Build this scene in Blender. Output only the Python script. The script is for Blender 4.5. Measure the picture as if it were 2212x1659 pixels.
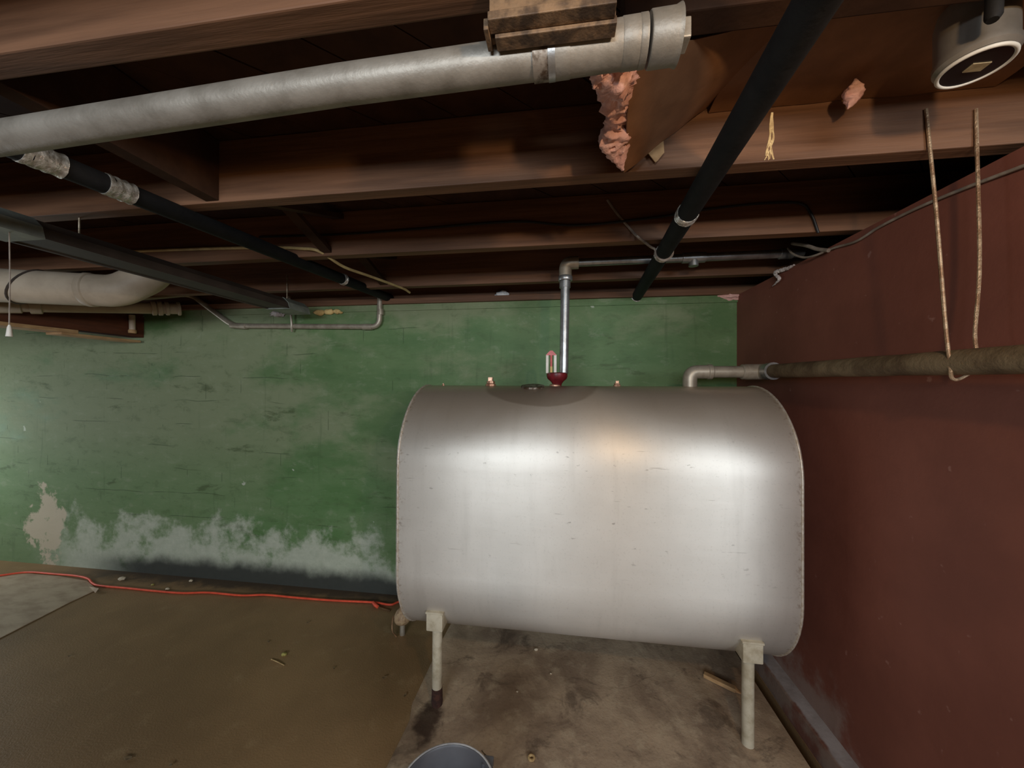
import bpy, bmesh, math, random
from mathutils import Vector, Matrix, noise

random.seed(7)
for o in list(bpy.data.objects):
    bpy.data.objects.remove(o)
SC = bpy.context.scene
COL = SC.collection

# ------------------------------------------------------------------ camera
W, HT, F = 2212, 1659, 790.0
H = 1.36                                    # camera height above the floor
YAW, PITCH, ROLL = math.atan(0.1393), math.atan(3.5 / F), 0.004
f0 = Vector((-math.sin(YAW), math.cos(YAW), 0)); r0 = Vector((math.cos(YAW), math.sin(YAW), 0)); zz = Vector((0, 0, 1))
FWD = f0 * math.cos(PITCH) + zz * math.sin(PITCH)
UP0 = zz * math.cos(PITCH) - f0 * math.sin(PITCH)
RGT = r0 * math.cos(ROLL) + UP0 * math.sin(ROLL)
UPV = UP0 * math.cos(ROLL) - r0 * math.sin(ROLL)
CAM = Vector((0, 0, H))
cd = bpy.data.cameras.new('camera'); cam = bpy.data.objects.new('camera', cd); COL.objects.link(cam)
cd.sensor_fit = 'HORIZONTAL'; cd.sensor_width = 36; cd.lens = 36 * F / W; cd.clip_start = 0.02
M = Matrix((RGT, UPV, -FWD)).transposed().to_4x4(); M.translation = CAM
cam.matrix_world = M
SC.camera = cam

# ------------------------------------------------------------------ world, lights, exposure
SC.view_settings.view_transform = 'Standard'
SC.view_settings.look = 'None'
SC.view_settings.gamma = 1
SC.view_settings.use_curve_mapping = False
SC.view_settings.exposure = 0.08
wd = bpy.data.worlds.new('world'); SC.world = wd; wd.use_nodes = True
wd.node_tree.nodes['Background'].inputs[0].default_value = (0.55, 0.68, 0.9, 1)
wd.node_tree.nodes['Background'].inputs[1].default_value = 0.35

def area(name, loc, direction, sx, sy, power, color):
    l = bpy.data.lights.new(name, 'AREA'); l.shape = 'RECTANGLE'; l.size = sx; l.size_y = sy
    l.energy = power; l.color = color
    o = bpy.data.objects.new(name, l); COL.objects.link(o); o.location = loc
    o.rotation_euler = Vector(direction).to_track_quat('-Z', 'Z').to_euler()
    return o
area('daylight_window_left', (-0.75, -2.66, 1.61), (0, 1, 0), 1.6, 0.50, 76, (0.80, 0.90, 1.0))
area('daylight_window_right', (2.25, -2.66, 1.61), (0, 1, 0), 1.5, 0.50, 76, (0.80, 0.90, 1.0))
area('daylight_side_window', (-5.06, 1.60, 0.90), (1, 0, 0), 1.0, 0.9, 15, (0.85, 0.95, 1.0))

# ------------------------------------------------------------------ helpers
def ray(px, py):
    return FWD + RGT * ((px - W / 2) / F) + UPV * ((HT / 2 - py) / F)
def onY(px, py, Y):
    d = ray(px, py); return CAM + d * (Y / d.y)
def onX(px, py, X):
    d = ray(px, py); return CAM + d * (X / d.x)
def onZ(px, py, z):
    d = ray(px, py); return CAM + d * ((z - H) / d.z)

def srgb(r, g, b):
    f = lambda c: (c / 255 / 12.92) if c / 255 <= 0.04045 else ((c / 255 + 0.055) / 1.055) ** 2.4
    return (f(r), f(g), f(b), 1)

ORI = {}
def emp(name, loc, label=None, cat=None, group=None, kind=None):
    o = bpy.data.objects.new(name, None); COL.objects.link(o); o.location = loc
    o.empty_display_size = 0.05
    ORI[o.name] = Vector(loc); tag(o, label, cat, group, kind); return o
def tag(o, label=None, cat=None, group=None, kind=None):
    if label: o['label'] = label
    if cat: o['category'] = cat
    if group: o['group'] = group
    if kind: o['kind'] = kind
    return o
def root_origin(o):
    while o.parent: o = o.parent
    return ORI.get(o.name, Vector((0, 0, 0)))

def mk(name, verts, faces, mat, parent=None, smooth=False, angle=40, origin=None, label=None, cat=None, group=None, kind=None):
    vs = [Vector(v) for v in verts]
    if parent is not None:
        org = root_origin(parent)
    elif origin is not None:
        org = Vector(origin)
    elif kind == 'structure':
        org = Vector((0, 0, 0))
    else:
        n = len(vs); c = sum(vs, Vector()) / n; org = Vector((c.x, c.y, min(v.z for v in vs)))
    me = bpy.data.meshes.new(name)
    me.from_pydata([v - org for v in vs], [], faces); me.update()
    bm = bmesh.new(); bm.from_mesh(me)
    bmesh.ops.recalc_face_normals(bm, faces=bm.faces); bm.to_mesh(me); bm.free()
    if smooth:
        me.polygons.foreach_set('use_smooth', [True] * len(me.polygons))
        me.set_sharp_from_angle(angle=math.radians(angle))
    me.materials.append(mat)
    o = bpy.data.objects.new(name, me); COL.objects.link(o)
    if parent is not None:
        o.parent = parent
    else:
        o.location = org; ORI[o.name] = org
    tag(o, label, cat, group, kind)
    return o

class MB:
    """collects shapes for one mesh"""
    def __init__(s): s.v = []; s.f = []
    def add(s, v, f):
        b = len(s.v); s.v += [Vector(p) for p in v]; s.f += [[i + b for i in q] for q in f]; return s
    def box(s, a, b):
        (x0, y0, z0), (x1, y1, z1) = a, b
        return s.add([(x0, y0, z0), (x1, y0, z0), (x1, y1, z0), (x0, y1, z0), (x0, y0, z1), (x1, y0, z1), (x1, y1, z1), (x0, y1, z1)],
                     [(0, 3, 2, 1), (4, 5, 6, 7), (0, 1, 5, 4), (1, 2, 6, 5), (2, 3, 7, 6), (3, 0, 4, 7)])
    def cbox(s, a, b, c):
        """chamfered box: eased edges"""
        (x0, y0, z0), (x1, y1, z1) = a, b
        bm = bmesh.new()
        vs = [bm.verts.new(p) for p in [(x0, y0, z0), (x1, y0, z0), (x1, y1, z0), (x0, y1, z0), (x0, y0, z1), (x1, y0, z1), (x1, y1, z1), (x0, y1, z1)]]
        for q in [(0, 3, 2, 1), (4, 5, 6, 7), (0, 1, 5, 4), (1, 2, 6, 5), (2, 3, 7, 6), (3, 0, 4, 7)]:
            bm.faces.new([vs[i] for i in q])
        bmesh.ops.bevel(bm, geom=list(bm.edges), offset=c, segments=2, affect='EDGES', profile=0.6)
        bm.verts.index_update()
        s.add([v.co.copy() for v in bm.verts], [[v.index for v in f.verts] for f in bm.faces]); bm.free(); return s
    def tube(s, pts, r, n=16, cap=True, close=False):
        pts = [Vector(p) for p in pts]; m = len(pts)
        rs = r if isinstance(r, (list, tuple)) else [r] * m
        tg = []
        for i in range(m):
            if close: t = pts[(i + 1) % m] - pts[i - 1]
            else: t = pts[min(i + 1, m - 1)] - pts[max(i - 1, 0)]
            tg.append(t.normalized() if t.length > 1e-9 else Vector((0, 0, 1)))
        a = Vector((0, 0, 1)) if abs(tg[0].z) < 0.9 else Vector((0, 1, 0))
        nrm = (a - tg[0] * a.dot(tg[0])).normalized()
        vs = []
        for i in range(m):
            if i:
                nrm = nrm - tg[i] * nrm.dot(tg[i])
                nrm = nrm.normalized() if nrm.length > 1e-6 else nrm
            b = tg[i].cross(nrm)
            for k in range(n):
                an = 2 * math.pi * k / n
                vs.append(pts[i] + (nrm * math.cos(an) + b * math.sin(an)) * rs[i])
        fs = []
        for i in range(m if close else m - 1):
            j = (i + 1) % m
            for k in range(n):
                k2 = (k + 1) % n
                fs.append((i * n + k, i * n + k2, j * n + k2, j * n + k))
        if cap and not close:
            fs.append(tuple(range(n - 1, -1, -1))); fs.append(tuple((m - 1) * n + k for k in range(n)))
        return s.add(vs, fs)
    def lathe(s, prof, c, axis=(0, 0, 1), n=32):
        """prof: (radius, height) pairs along the axis from point c"""
        ax = Vector(axis).normalized(); c = Vector(c)
        a = Vector((1, 0, 0)) if abs(ax.x) < 0.9 else Vector((0, 1, 0))
        e1 = (a - ax * a.dot(ax)).normalized(); e2 = ax.cross(e1)
        vs = []; fs = []
        for (r, h) in prof:
            for k in range(n):
                an = 2 * math.pi * k / n
                vs.append(c + ax * h + (e1 * math.cos(an) + e2 * math.sin(an)) * max(r, 1e-5))
        for i in range(len(prof) - 1):
            for k in range(n):
                k2 = (k + 1) % n
                fs.append((i * n + k, i * n + k2, (i + 1) * n + k2, (i + 1) * n + k))
        fs.append(tuple(range(n - 1, -1, -1))); fs.append(tuple((len(prof) - 1) * n + k for k in range(n)))
        return s.add(vs, fs)
    def prism(s, poly, off):
        """extrude a planar polygon by the vector off"""
        n = len(poly); off = Vector(off)
        vs = [Vector(p) for p in poly] + [Vector(p) + off for p in poly]
        fs = [tuple(range(n - 1, -1, -1)), tuple(range(n, 2 * n))] + [(i, (i + 1) % n, n + (i + 1) % n, n + i) for i in range(n)]
        return s.add(vs, fs)
    def build(s, name, mat, parent=None, **k):
        return mk(name, s.v, s.f, mat, parent, **k)

def fillet(pts, rad, n=7):
    pts = [Vector(p) for p in pts]; out = [pts[0]]
    for i in range(1, len(pts) - 1):
        a, b, c = pts[i - 1], pts[i], pts[i + 1]
        d1 = (a - b); d2 = (c - b); r = min(rad, d1.length * 0.48, d2.length * 0.48)
        p = b + d1.normalized() * r; q = b + d2.normalized() * r
        for k in range(n + 1):
            t = k / n; out.append(p * (1 - t) ** 2 + b * 2 * t * (1 - t) + q * t * t)
    out.append(pts[-1]); return out
def smoothline(pts, n=6):
    pts = [Vector(p) for p in pts]; q = [pts[0] * 2 - pts[1]] + pts + [pts[-1] * 2 - pts[-2]]; out = []
    for i in range(1, len(q) - 2):
        a, b, c, d = q[i - 1:i + 3]
        for k in range(n):
            t = k / n
            out.append(0.5 * ((2 * b) + (c - a) * t + (2 * a - 5 * b + 4 * c - d) * t * t + (-a + 3 * b - 3 * c + d) * t ** 3))
    out.append(pts[-1]); return out
def lump(c, rad, amp, seed, sub=3, freq=1.0, squash=0.0):
    """lumpy blob: icosphere pushed about by noise; rad is a 3-vector"""
    bm = bmesh.new(); bmesh.ops.create_icosphere(bm, subdivisions=sub, radius=1)
    vs = []; c = Vector(c)
    for v in bm.verts:
        d = 1 + amp * noise.noise(v.co * freq * 2 + Vector((seed * 7.1, seed * 3.3, seed))) + amp * 0.5 * noise.noise(v.co * freq * 5 + Vector((seed, 0, seed)))
        vs.append(c + Vector((v.co.x * rad[0], v.co.y * rad[1], v.co.z * rad[2])) * d)
    bm.verts.index_update()
    fs = [[v.index for v in f.verts] for f in bm.faces]; bm.free(); return vs, fs
def wool(pts, rs, seed, n=22, amp=0.55):
    """a ragged hanging strand of mineral wool"""
    pts = smoothline(pts, 12); m = len(pts)
    rr = [rs[min(int(i / (m - 1) * (len(rs) - 1)), len(rs) - 2)] * (1 - (i / (m - 1) * (len(rs) - 1)) % 1) + rs[min(int(i / (m - 1) * (len(rs) - 1)) + 1, len(rs) - 1)] * ((i / (m - 1) * (len(rs) - 1)) % 1) for i in range(m)]
    rr[-1] = rs[-1]
    b = MB().tube(pts, rr, n)
    out = []
    for v in b.v:
        k = min(range(m), key=lambda i: (pts[i] - v).length)
        d = v - pts[k]
        out.append(pts[k] + d * (1 + amp * noise.noise(v * 40 + Vector((seed, 0, 0))) + amp * 0.9 * noise.noise(v * 130 + Vector((0, seed, 0)))))
    b.v = out; return b
def patch(A, B, C, D, nu, nv, disp, th):
    """thin curved sheet: A-B-C-D corners, pushed by disp(u,v) along its normal"""
    A, B, C, D = map(Vector, (A, B, C, D)); nrm = (B - A).cross(D - A).normalized(); vs = []
    for s_ in (0, 1):
        for j in range(nv + 1):
            for i in range(nu + 1):
                u, v = i / nu, j / nv
                p = (A * (1 - u) + B * u) * (1 - v) + (D * (1 - u) + C * u) * v
                vs.append(p + nrm * (disp(u, v) + s_ * th))
    N = (nu + 1) * (nv + 1); ix = lambda i, j, s_: s_ * N + j * (nu + 1) + i; fs = []
    for j in range(nv):
        for i in range(nu):
            fs.append((ix(i, j, 0), ix(i, j + 1, 0), ix(i + 1, j + 1, 0), ix(i + 1, j, 0)))
            fs.append((ix(i, j, 1), ix(i + 1, j, 1), ix(i + 1, j + 1, 1), ix(i, j + 1, 1)))
    for i in range(nu):
        fs.append((ix(i, 0, 0), ix(i + 1, 0, 0), ix(i + 1, 0, 1), ix(i, 0, 1))); fs.append((ix(i, nv, 0), ix(i, nv, 1), ix(i + 1, nv, 1), ix(i + 1, nv, 0)))
    for j in range(nv):
        fs.append((ix(0, j, 0), ix(0, j, 1), ix(0, j + 1, 1), ix(0, j + 1, 0))); fs.append((ix(nu, j, 0), ix(nu, j + 1, 0), ix(nu, j + 1, 1), ix(nu, j, 1)))
    return MB().add(vs, fs)

# ------------------------------------------------------------------ materials
class NT:
    def __init__(s, name):
        s.m = bpy.data.materials.new(name); s.m.use_nodes = True; s.t = s.m.node_tree; s.n = s.t.nodes; s.l = s.t.links
        s.b = s.n['Principled BSDF']; s.tc = s.n.new('ShaderNodeTexCoord'); s.co = s.tc.outputs['Object']
        s.xyz = s.n.new('ShaderNodeSeparateXYZ'); s.l.new(s.co, s.xyz.inputs[0]); s.X, s.Y, s.Z = s.xyz.outputs
    def val(s, sock, v):
        if hasattr(v, 'is_output'): s.l.new(v, sock)
        else: sock.default_value = v
    def math(s, op, a, b=0.0, c=0.0, clamp=False):
        n = s.n.new('ShaderNodeMath'); n.operation = op; n.use_clamp = clamp
        for i, v in enumerate((a, b, c)): s.val(n.inputs[i], v)
        return n.outputs[0]
    def scaled(s, sc):
        n = s.n.new('ShaderNodeMapping'); n.inputs['Scale'].default_value = sc; s.l.new(s.co, n.inputs[0]); return n.outputs[0]
    def noise(s, scale, detail=4, rough=0.55, vec=None, dist=0.0):
        n = s.n.new('ShaderNodeTexNoise'); n.inputs['Scale'].default_value = scale; n.inputs['Detail'].default_value = detail
        n.inputs['Roughness'].default_value = rough; n.inputs['Distortion'].default_value = dist
        s.l.new(vec if vec is not None else s.co, n.inputs['Vector']); return n.outputs['Fac']
    def ramp(s, f, lo, hi, smooth=True):
        n = s.n.new('ShaderNodeMapRange'); n.interpolation_type = 'SMOOTHSTEP' if smooth else 'LINEAR'
        s.l.new(f, n.inputs['Value']); n.inputs['From Min'].default_value = lo; n.inputs['From Max'].default_value = hi; return n.outputs[0]
    def mix(s, f, a, b):
        n = s.n.new('ShaderNodeMix'); n.data_type = 'RGBA'
        s.val(n.inputs[0], f); s.val(n.inputs[6], a); s.val(n.inputs[7], b); return n.outputs[2]
    def bump(s, h, strength, dist=0.01):
        n = s.n.new('ShaderNodeBump'); n.inputs['Strength'].default_value = strength; n.inputs['Distance'].default_value = dist
        s.l.new(h, n.inputs['Height']); s.l.new(n.outputs[0], s.b.inputs['Normal'])
    def out(s, col=None, rough=None, metal=None, spec=None):
        for k, v in (('Base Color', col), ('Roughness', rough), ('Metallic', metal), ('Specular IOR Level', spec)):
            if v is not None: s.val(s.b.inputs[k], v)
        return s.m

def simple(name, ca, cb, rough=0.6, metal=0.0, scale=12.0, bump=0.15, lo=0.35, hi=0.65, spec=0.4, bscale=60.0, stretch=(1, 1, 1)):
    t = NT(name); v = t.scaled(stretch)
    f = t.ramp(t.noise(scale, 5, 0.6, v), lo, hi)
    t.bump(t.noise(bscale, 3, 0.6, v), bump, 0.004)
    return t.out(t.mix(f, ca, cb), rough, metal, spec)

M_ = {}
M_['wood'] = simple('joist_wood', srgb(122, 86, 62), srgb(92, 63, 44), 0.62, 0, 5, 0.25, 0.3, 0.7, 0.3, 20, (0.35, 6, 6))
M_['plank'] = simple('subfloor_wood', srgb(70, 46, 30), srgb(52, 33, 22), 0.8, 0, 4, 0.25, 0.3, 0.7, 0.2, 18, (2, 2, 2))
M_['girder'] = simple('girder_wood', srgb(96, 54, 34), srgb(70, 40, 26), 0.75, 0, 5, 0.25, 0.3, 0.7, 0.2, 22, (4, 0.5, 4))
M_['tan'] = simple('pale_wood', srgb(184, 148, 104), srgb(160, 122, 84), 0.7, 0, 14, 0.2, 0.3, 0.7, 0.3, 40, (1, 1, 4))
M_['galv'] = simple('galvanised_steel', srgb(178, 178, 176), srgb(140, 138, 134), 0.38, 0.8, 22, 0.08, 0.3, 0.75, 0.5, 160)
M_['galvpaint'] = simple('dull_grey_pipe', srgb(178, 166, 148), srgb(146, 134, 116), 0.45, 0.45, 18, 0.08, 0.3, 0.75, 0.5, 120)
M_['cast'] = simple('silver_coated_pipe', srgb(158, 150, 138), srgb(126, 118, 106), 0.5, 0.45, 14, 0.14, 0.3, 0.75, 0.5, 120)
M_['strap'] = simple('stained_strap_metal', srgb(150, 140, 128), srgb(84, 66, 50), 0.5, 0.6, 45, 0.2, 0.4, 0.6)
M_['blackpipe'] = simple('black_foam_sleeve', srgb(30, 28, 27), srgb(20, 19, 19), 0.75, 0, 16, 0.2, 0.3, 0.7, 0.25)
M_['foil'] = simple('crinkled_foil_tape', srgb(220, 214, 202), srgb(160, 150, 136), 0.35, 0.6, 55, 0.9, 0.35, 0.65, 0.5, 70)
M_['rustpipe'] = simple('rusty_iron_pipe', srgb(122, 104, 78), srgb(86, 68, 48), 0.75, 0.1, 9, 0.5, 0.35, 0.65, 0.3, 90)
M_['rustrod'] = simple('rusted_rod', srgb(176, 150, 120), srgb(136, 104, 76), 0.5, 0.5, 30, 0.5, 0.4, 0.6, 0.4, 200)
M_['duct'] = simple('grimy_white_duct', srgb(196, 178, 154), srgb(168, 150, 128), 0.55, 0, 6, 0.08, 0.3, 0.75, 0.4)
M_['steelgrey'] = simple('dusty_grey_enamel', srgb(76, 64, 56), srgb(62, 52, 45), 0.65, 0.0, 8, 0.05, 0.3, 0.7, 0.4)
M_['lightgrey'] = simple('grey_plate', srgb(146, 150, 140), srgb(118, 122, 114), 0.55, 0.1, 10, 0.05)
M_['can'] = simple('brushed_grey_can', srgb(150, 142, 132), srgb(128, 120, 110), 0.42, 0.5, 10, 0.05)
M_['white'] = simple('off_white_plastic', srgb(222, 216, 204), srgb(204, 196, 182), 0.5, 0, 12, 0.03)
M_['darkglass'] = simple('dark_lens', srgb(34, 31, 32), srgb(26, 24, 26), 0.25, 0, 8, 0.02)
M_['labeltan'] = simple('tan_sticker', srgb(176, 158, 122), srgb(150, 132, 100), 0.6, 0, 60, 0.02)
M_['pink'] = simple('pink_glass_wool', srgb(226, 180, 168), srgb(202, 150, 138), 0.95, 0, 30, 0.9, 0.3, 0.7, 0.1, 60)
M_['greywool'] = simple('dusty_grey_wool', srgb(206, 196, 190), srgb(172, 156, 150), 0.95, 0, 30, 0.9, 0.3, 0.7, 0.1, 60)
M_['whitewool'] = simple('white_wool', srgb(226, 226, 224), srgb(196, 196, 196), 0.95, 0, 30, 0.9, 0.3, 0.7, 0.1, 60)
M_['foam'] = simple('yellow_foam', srgb(226, 196, 132), srgb(198, 162, 104), 0.85, 0, 40, 0.5)
M_['kraft'] = simple('kraft_paper', srgb(132, 92, 62), srgb(110, 74, 48), 0.6, 0, 9, 0.3, 0.3, 0.7, 0.4, 24)
M_['orange'] = simple('orange_cord_jacket', srgb(238, 92, 62), srgb(216, 78, 52), 0.45, 0, 20, 0.02)
M_['yellowcable'] = simple('yellowed_cable_jacket', srgb(196, 170, 116), srgb(168, 142, 96), 0.5, 0, 20, 0.03)
M_['greycable'] = simple('grey_cable_jacket', srgb(150, 136, 122), srgb(116, 102, 90), 0.55, 0, 20, 0.03)
M_['blackwire'] = simple('black_wire_jacket', srgb(24, 22, 22), srgb(16, 15, 15), 0.5, 0, 20, 0.03)
M_['redpaint'] = simple('dark_red_enamel', srgb(122, 34, 38), srgb(92, 24, 28), 0.38, 0, 30, 0.15)
M_['pinkpaint'] = simple('faded_red_plastic', srgb(206, 96, 92), srgb(182, 76, 72), 0.4, 0, 30, 0.05)
M_['bronze'] = simple('coppery_plug', srgb(206, 166, 138), srgb(150, 104, 80), 0.4, 0.5, 50, 0.3)
M_['legpaint'] = simple('cream_leg_paint', srgb(192, 180, 156), srgb(164, 150, 124), 0.5, 0.05, 24, 0.15, 0.35, 0.7)
M_['rust'] = simple('rust_crust', srgb(74, 44, 32), srgb(50, 30, 23), 0.9, 0, 60, 0.8)
M_['bucket'] = simple('grey_bucket_plastic', srgb(84, 82, 84), srgb(66, 65, 68), 0.42, 0, 5, 0.05)
M_['bucketrim'] = simple('scuffed_highlight_rim', srgb(176, 172, 168), srgb(132, 130, 130), 0.4, 0, 18, 0.1)  # scuffs, with the rim highlight painted in as a pale colour
M_['bail'] = simple('thin_bail_wire', srgb(176, 160, 136), srgb(130, 112, 90), 0.4, 0.7, 50, 0.1)
M_['mat'] = simple('grey_board_sheet', srgb(188, 168, 142), srgb(160, 138, 114), 0.75, 0, 5, 0.15, 0.35, 0.7, 0.3, 30, (1, 2.5, 1))
M_['stone'] = simple('pale_stone', srgb(214, 200, 176), srgb(180, 160, 130), 0.8, 0, 40, 0.3)
M_['leaf'] = simple('dry_leaf', srgb(128, 106, 76), srgb(96, 76, 52), 0.8, 0, 50, 0.2)
M_['nut'] = simple('greenish_husk', srgb(170, 160, 86), srgb(126, 112, 58), 0.7, 0, 60, 0.3)
M_['straw'] = simple('frayed_jute', srgb(206, 176, 124), srgb(166, 134, 90), 0.8, 0, 60, 0.2)
M_['copper'] = simple('tarnished_copper', srgb(150, 116, 82), srgb(112, 84, 58), 0.45, 0.6, 40, 0.1)
M_['filter'] = simple('rusty_beige_filter', srgb(176, 148, 112), srgb(132, 102, 74), 0.6, 0.1, 40, 0.3)
M_['drab'] = simple('plain_plaster', srgb(158, 128, 98), srgb(138, 110, 84), 0.85, 0, 3, 0.2)
def kerb_mat():
    t = NT('kerb_concrete'); n1 = t.noise(7, 5, 0.6); n2 = t.noise(40, 4, 0.6)
    e = t.ramp(t.math('ADD', t.X, t.math('MULTIPLY', t.math('SUBTRACT', n1, 0.5), 0.035)), 0.930, 0.938)
    top = t.mix(t.ramp(n1, 0.35, 0.65), srgb(168, 160, 158), srgb(140, 130, 126))
    face = t.mix(t.ramp(n1, 0.40, 0.6), srgb(112, 74, 62), srgb(128, 108, 96))
    t.bump(n2, 0.4, 0.004)
    return t.out(t.mix(e, face, top), 0.85, 0.0, 0.2)
M_['kerb'] = None

M_['kerb'] = kerb_mat()
# green painted concrete wall
def green_wall():
    t = NT('green_painted_concrete')
    n1 = t.noise(1.6, 6, 0.62, t.scaled((0.8, 1, 1.6))); n2 = t.noise(5, 5, 0.6, t.scaled((0.6, 1, 1.8))); n3 = t.noise(30, 4, 0.6)
    base = t.mix(t.ramp(n2, 0.3, 0.7), srgb(86, 114, 70), srgb(100, 124, 80))
    worn = t.ramp(t.math('ADD', n1, t.math('MULTIPLY', t.math('SUBTRACT', t.math('MULTIPLY', t.X, -1), 1.3), 0.05)), 0.42, 0.60)
    col = t.mix(t.math('MULTIPLY', worn, 0.8), base, srgb(134, 140, 108))
    hz = t.math('MULTIPLY', t.ramp(t.Z, 1.15, 0.55), 0.6)
    col = t.mix(hz, col, t.mix(t.ramp(n2, 0.3, 0.7), srgb(82, 120, 66), srgb(100, 132, 84)))
    mot = t.noise(11, 6, 0.7, t.scaled((0.8, 1, 1.5)), 0.3)
    col = t.mix(t.math('MULTIPLY', t.ramp(mot, 0.52, 0.70), 0.35), col, srgb(70, 86, 52))
    col = t.mix(t.math('MULTIPLY', t.ramp(mot, 0.46, 0.30), 0.30), col, srgb(150, 156, 128))
    vs_ = t.ramp(t.noise(16, 4, 0.6, t.scaled((1, 1, 0.10))), 0.58, 0.72)
    col = t.mix(t.math('MULTIPLY', vs_, 0.28), col, srgb(62, 82, 50))
    dk = t.ramp(t.noise(3.2, 6, 0.7, t.scaled((0.7, 1, 2.2)), 0.4), 0.60, 0.70)
    col = t.mix(t.math('MULTIPLY', dk, 0.6), col, srgb(62, 74, 40))
    # board-form joints: thin broken lines, lying and upright
    zw = t.math('ADD', t.math('MULTIPLY', t.Z, 6.1), t.math('MULTIPLY', t.noise(1.1, 3, 0.5), 0.9))
    fz = t.math('FRACT', zw); lz = t.math('LESS_THAN', fz, 0.030)
    gate = t.ramp(t.noise(2.4, 3, 0.5, t.scaled((1.1, 1, 3))), 0.54, 0.62)
    xw = t.math('ADD', t.math('MULTIPLY', t.X, 3.6), t.math('MULTIPLY', t.math('FLOOR', zw), 0.37))
    lx = t.math('LESS_THAN', t.math('FRACT', xw), 0.016)
    gx = t.ramp(t.noise(3.1, 3, 0.5, t.scaled((2.5, 1, 1.6))), 0.56, 0.62)
    line = t.math('MAXIMUM', t.math('MULTIPLY', lz, gate), t.math('MULTIPLY', lx, gx))
    left = t.ramp(t.X, -0.5, -0.9)
    line = t.math('MULTIPLY', line, left)
    col = t.mix(t.math('MULTIPLY', line, 0.55), col, srgb(50, 64, 38))
    # small chips of bare plaster
    ch = t.ramp(t.noise(8.5, 3, 0.5), 0.735, 0.76)
    col = t.mix(t.math('MULTIPLY', ch, 0.8), col, srgb(186, 190, 170))
    # efflorescence climbing from the foot of the wall
    ef = t.math('ADD', t.math('MULTIPLY', t.noise(3.4, 7, 0.66), 1.0), t.math('MULTIPLY', t.noise(1.3, 2, 0.5), 0.2))
    ef = t.ramp(t.math('SUBTRACT', ef, t.math('MULTIPLY', t.Z, 0.72)), 0.33, 0.50)
    side = t.math('MULTIPLY', t.ramp(t.X, -0.92, -1.12), t.ramp(t.X, -4.0, -3.5))
    ef = t.math('MULTIPLY', ef, t.math('ADD', t.math('MULTIPLY', side, 0.92), 0.06))
    col = t.mix(ef, col, t.mix(n3, srgb(158, 164, 142), srgb(196, 198, 178)))
    # bare patch with plaster showing at the far left
    dx = t.math('MULTIPLY', t.math('ADD', t.X, 3.86), 4.2); dz = t.math('MULTIPLY', t.math('SUBTRACT', t.Z, 0.30), 2.6)
    rr = t.math('ADD', t.math('MULTIPLY', dx, dx), t.math('MULTIPLY', dz, dz))
    bare = t.ramp(t.math('ADD', rr, t.math('MULTIPLY', t.math('SUBTRACT', t.noise(9, 5, 0.65), 0.5), 2.6)), 0.55, 0.30)
    col = t.mix(t.math('MULTIPLY', bare, 0.85), col, srgb(196, 180, 156))
    # black mould along the foot of the wall
    mo = t.math('ADD', t.Z, t.math('MULTIPLY', t.math('SUBTRACT', t.noise(5, 5, 0.6), 0.5), 0.14))
    mold = t.math('MULTIPLY', t.ramp(mo, 0.17, 0.06), t.ramp(t.X, -3.6, -3.0))
    col = t.mix(t.math('MULTIPLY', mold, 0.93), col, srgb(38, 38, 36))
    h = t.math('SUBTRACT', t.math('ADD', t.math('MULTIPLY', n3, 0.3), n2), t.math('MULTIPLY', line, 0.8))
    t.bump(h, 0.28, 0.012)
    return t.out(col, t.math('ADD', 0.6, t.math('MULTIPLY', worn, 0.2)), 0.0, 0.3)
M_['green'] = green_wall()

def red_wall():
    t = NT('maroon_painted_concrete')
    n1 = t.noise(2.2, 5, 0.6); n3 = t.noise(34, 4, 0.6)
    col = t.mix(t.ramp(n1, 0.3, 0.7), srgb(128, 76, 61), srgb(112, 65, 52))
    col = t.mix(t.math('MULTIPLY', t.ramp(t.noise(26, 3, 0.5), 0.70, 0.76), 0.35), col, srgb(170, 130, 118))
    # whitewash scuffs low down behind the tank
    sc = t.math('ADD', t.math('MULTIPLY', t.math('SUBTRACT', t.Y, 1.55), 0.35), t.math('MULTIPLY', t.math('SUBTRACT', 0.36, t.Z), 0.9))
    sc = t.ramp(t.math('ADD', sc, t.math('MULTIPLY', t.math('SUBTRACT', t.noise(5, 6, 0.65), 0.5), 0.9)), 0.10, 0.30)
    col = t.mix(t.math('MULTIPLY', t.math('MULTIPLY', sc, t.ramp(t.Z, 0.62, 0.2)), 0.7), col, srgb(150, 132, 122))
    t.bump(t.math('ADD', t.math('MULTIPLY', n3, 0.25), n1), 0.2, 0.012)
    return t.out(col, 0.62, 0.0, 0.3)
M_['red'] = red_wall()

def floor_mat():
    t = NT('brown_floor_coating')
    n1 = t.noise(1.4, 5, 0.6); n2 = t.noise(9, 5, 0.65); n3 = t.noise(140, 3, 0.6)
    col = t.mix(t.ramp(n1, 0.3, 0.7), srgb(154, 122, 85), srgb(130, 102, 70))
    col = t.mix(t.math('MULTIPLY', t.ramp(n2, 0.55, 0.75), 0.35), col, srgb(176, 148, 110))
    col = t.mix(t.math('MULTIPLY', t.ramp(n3, 0.6, 0.75), 0.35), col, srgb(96, 78, 54))
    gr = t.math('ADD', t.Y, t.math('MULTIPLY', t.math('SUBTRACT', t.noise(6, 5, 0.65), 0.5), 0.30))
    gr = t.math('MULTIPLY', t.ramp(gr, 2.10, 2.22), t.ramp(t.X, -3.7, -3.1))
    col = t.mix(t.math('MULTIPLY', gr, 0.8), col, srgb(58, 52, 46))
    t.bump(n3, 0.35, 0.004)
    return t.out(col, 0.52, 0.0, 0.35)
M_['floor'] = floor_mat()

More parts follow.
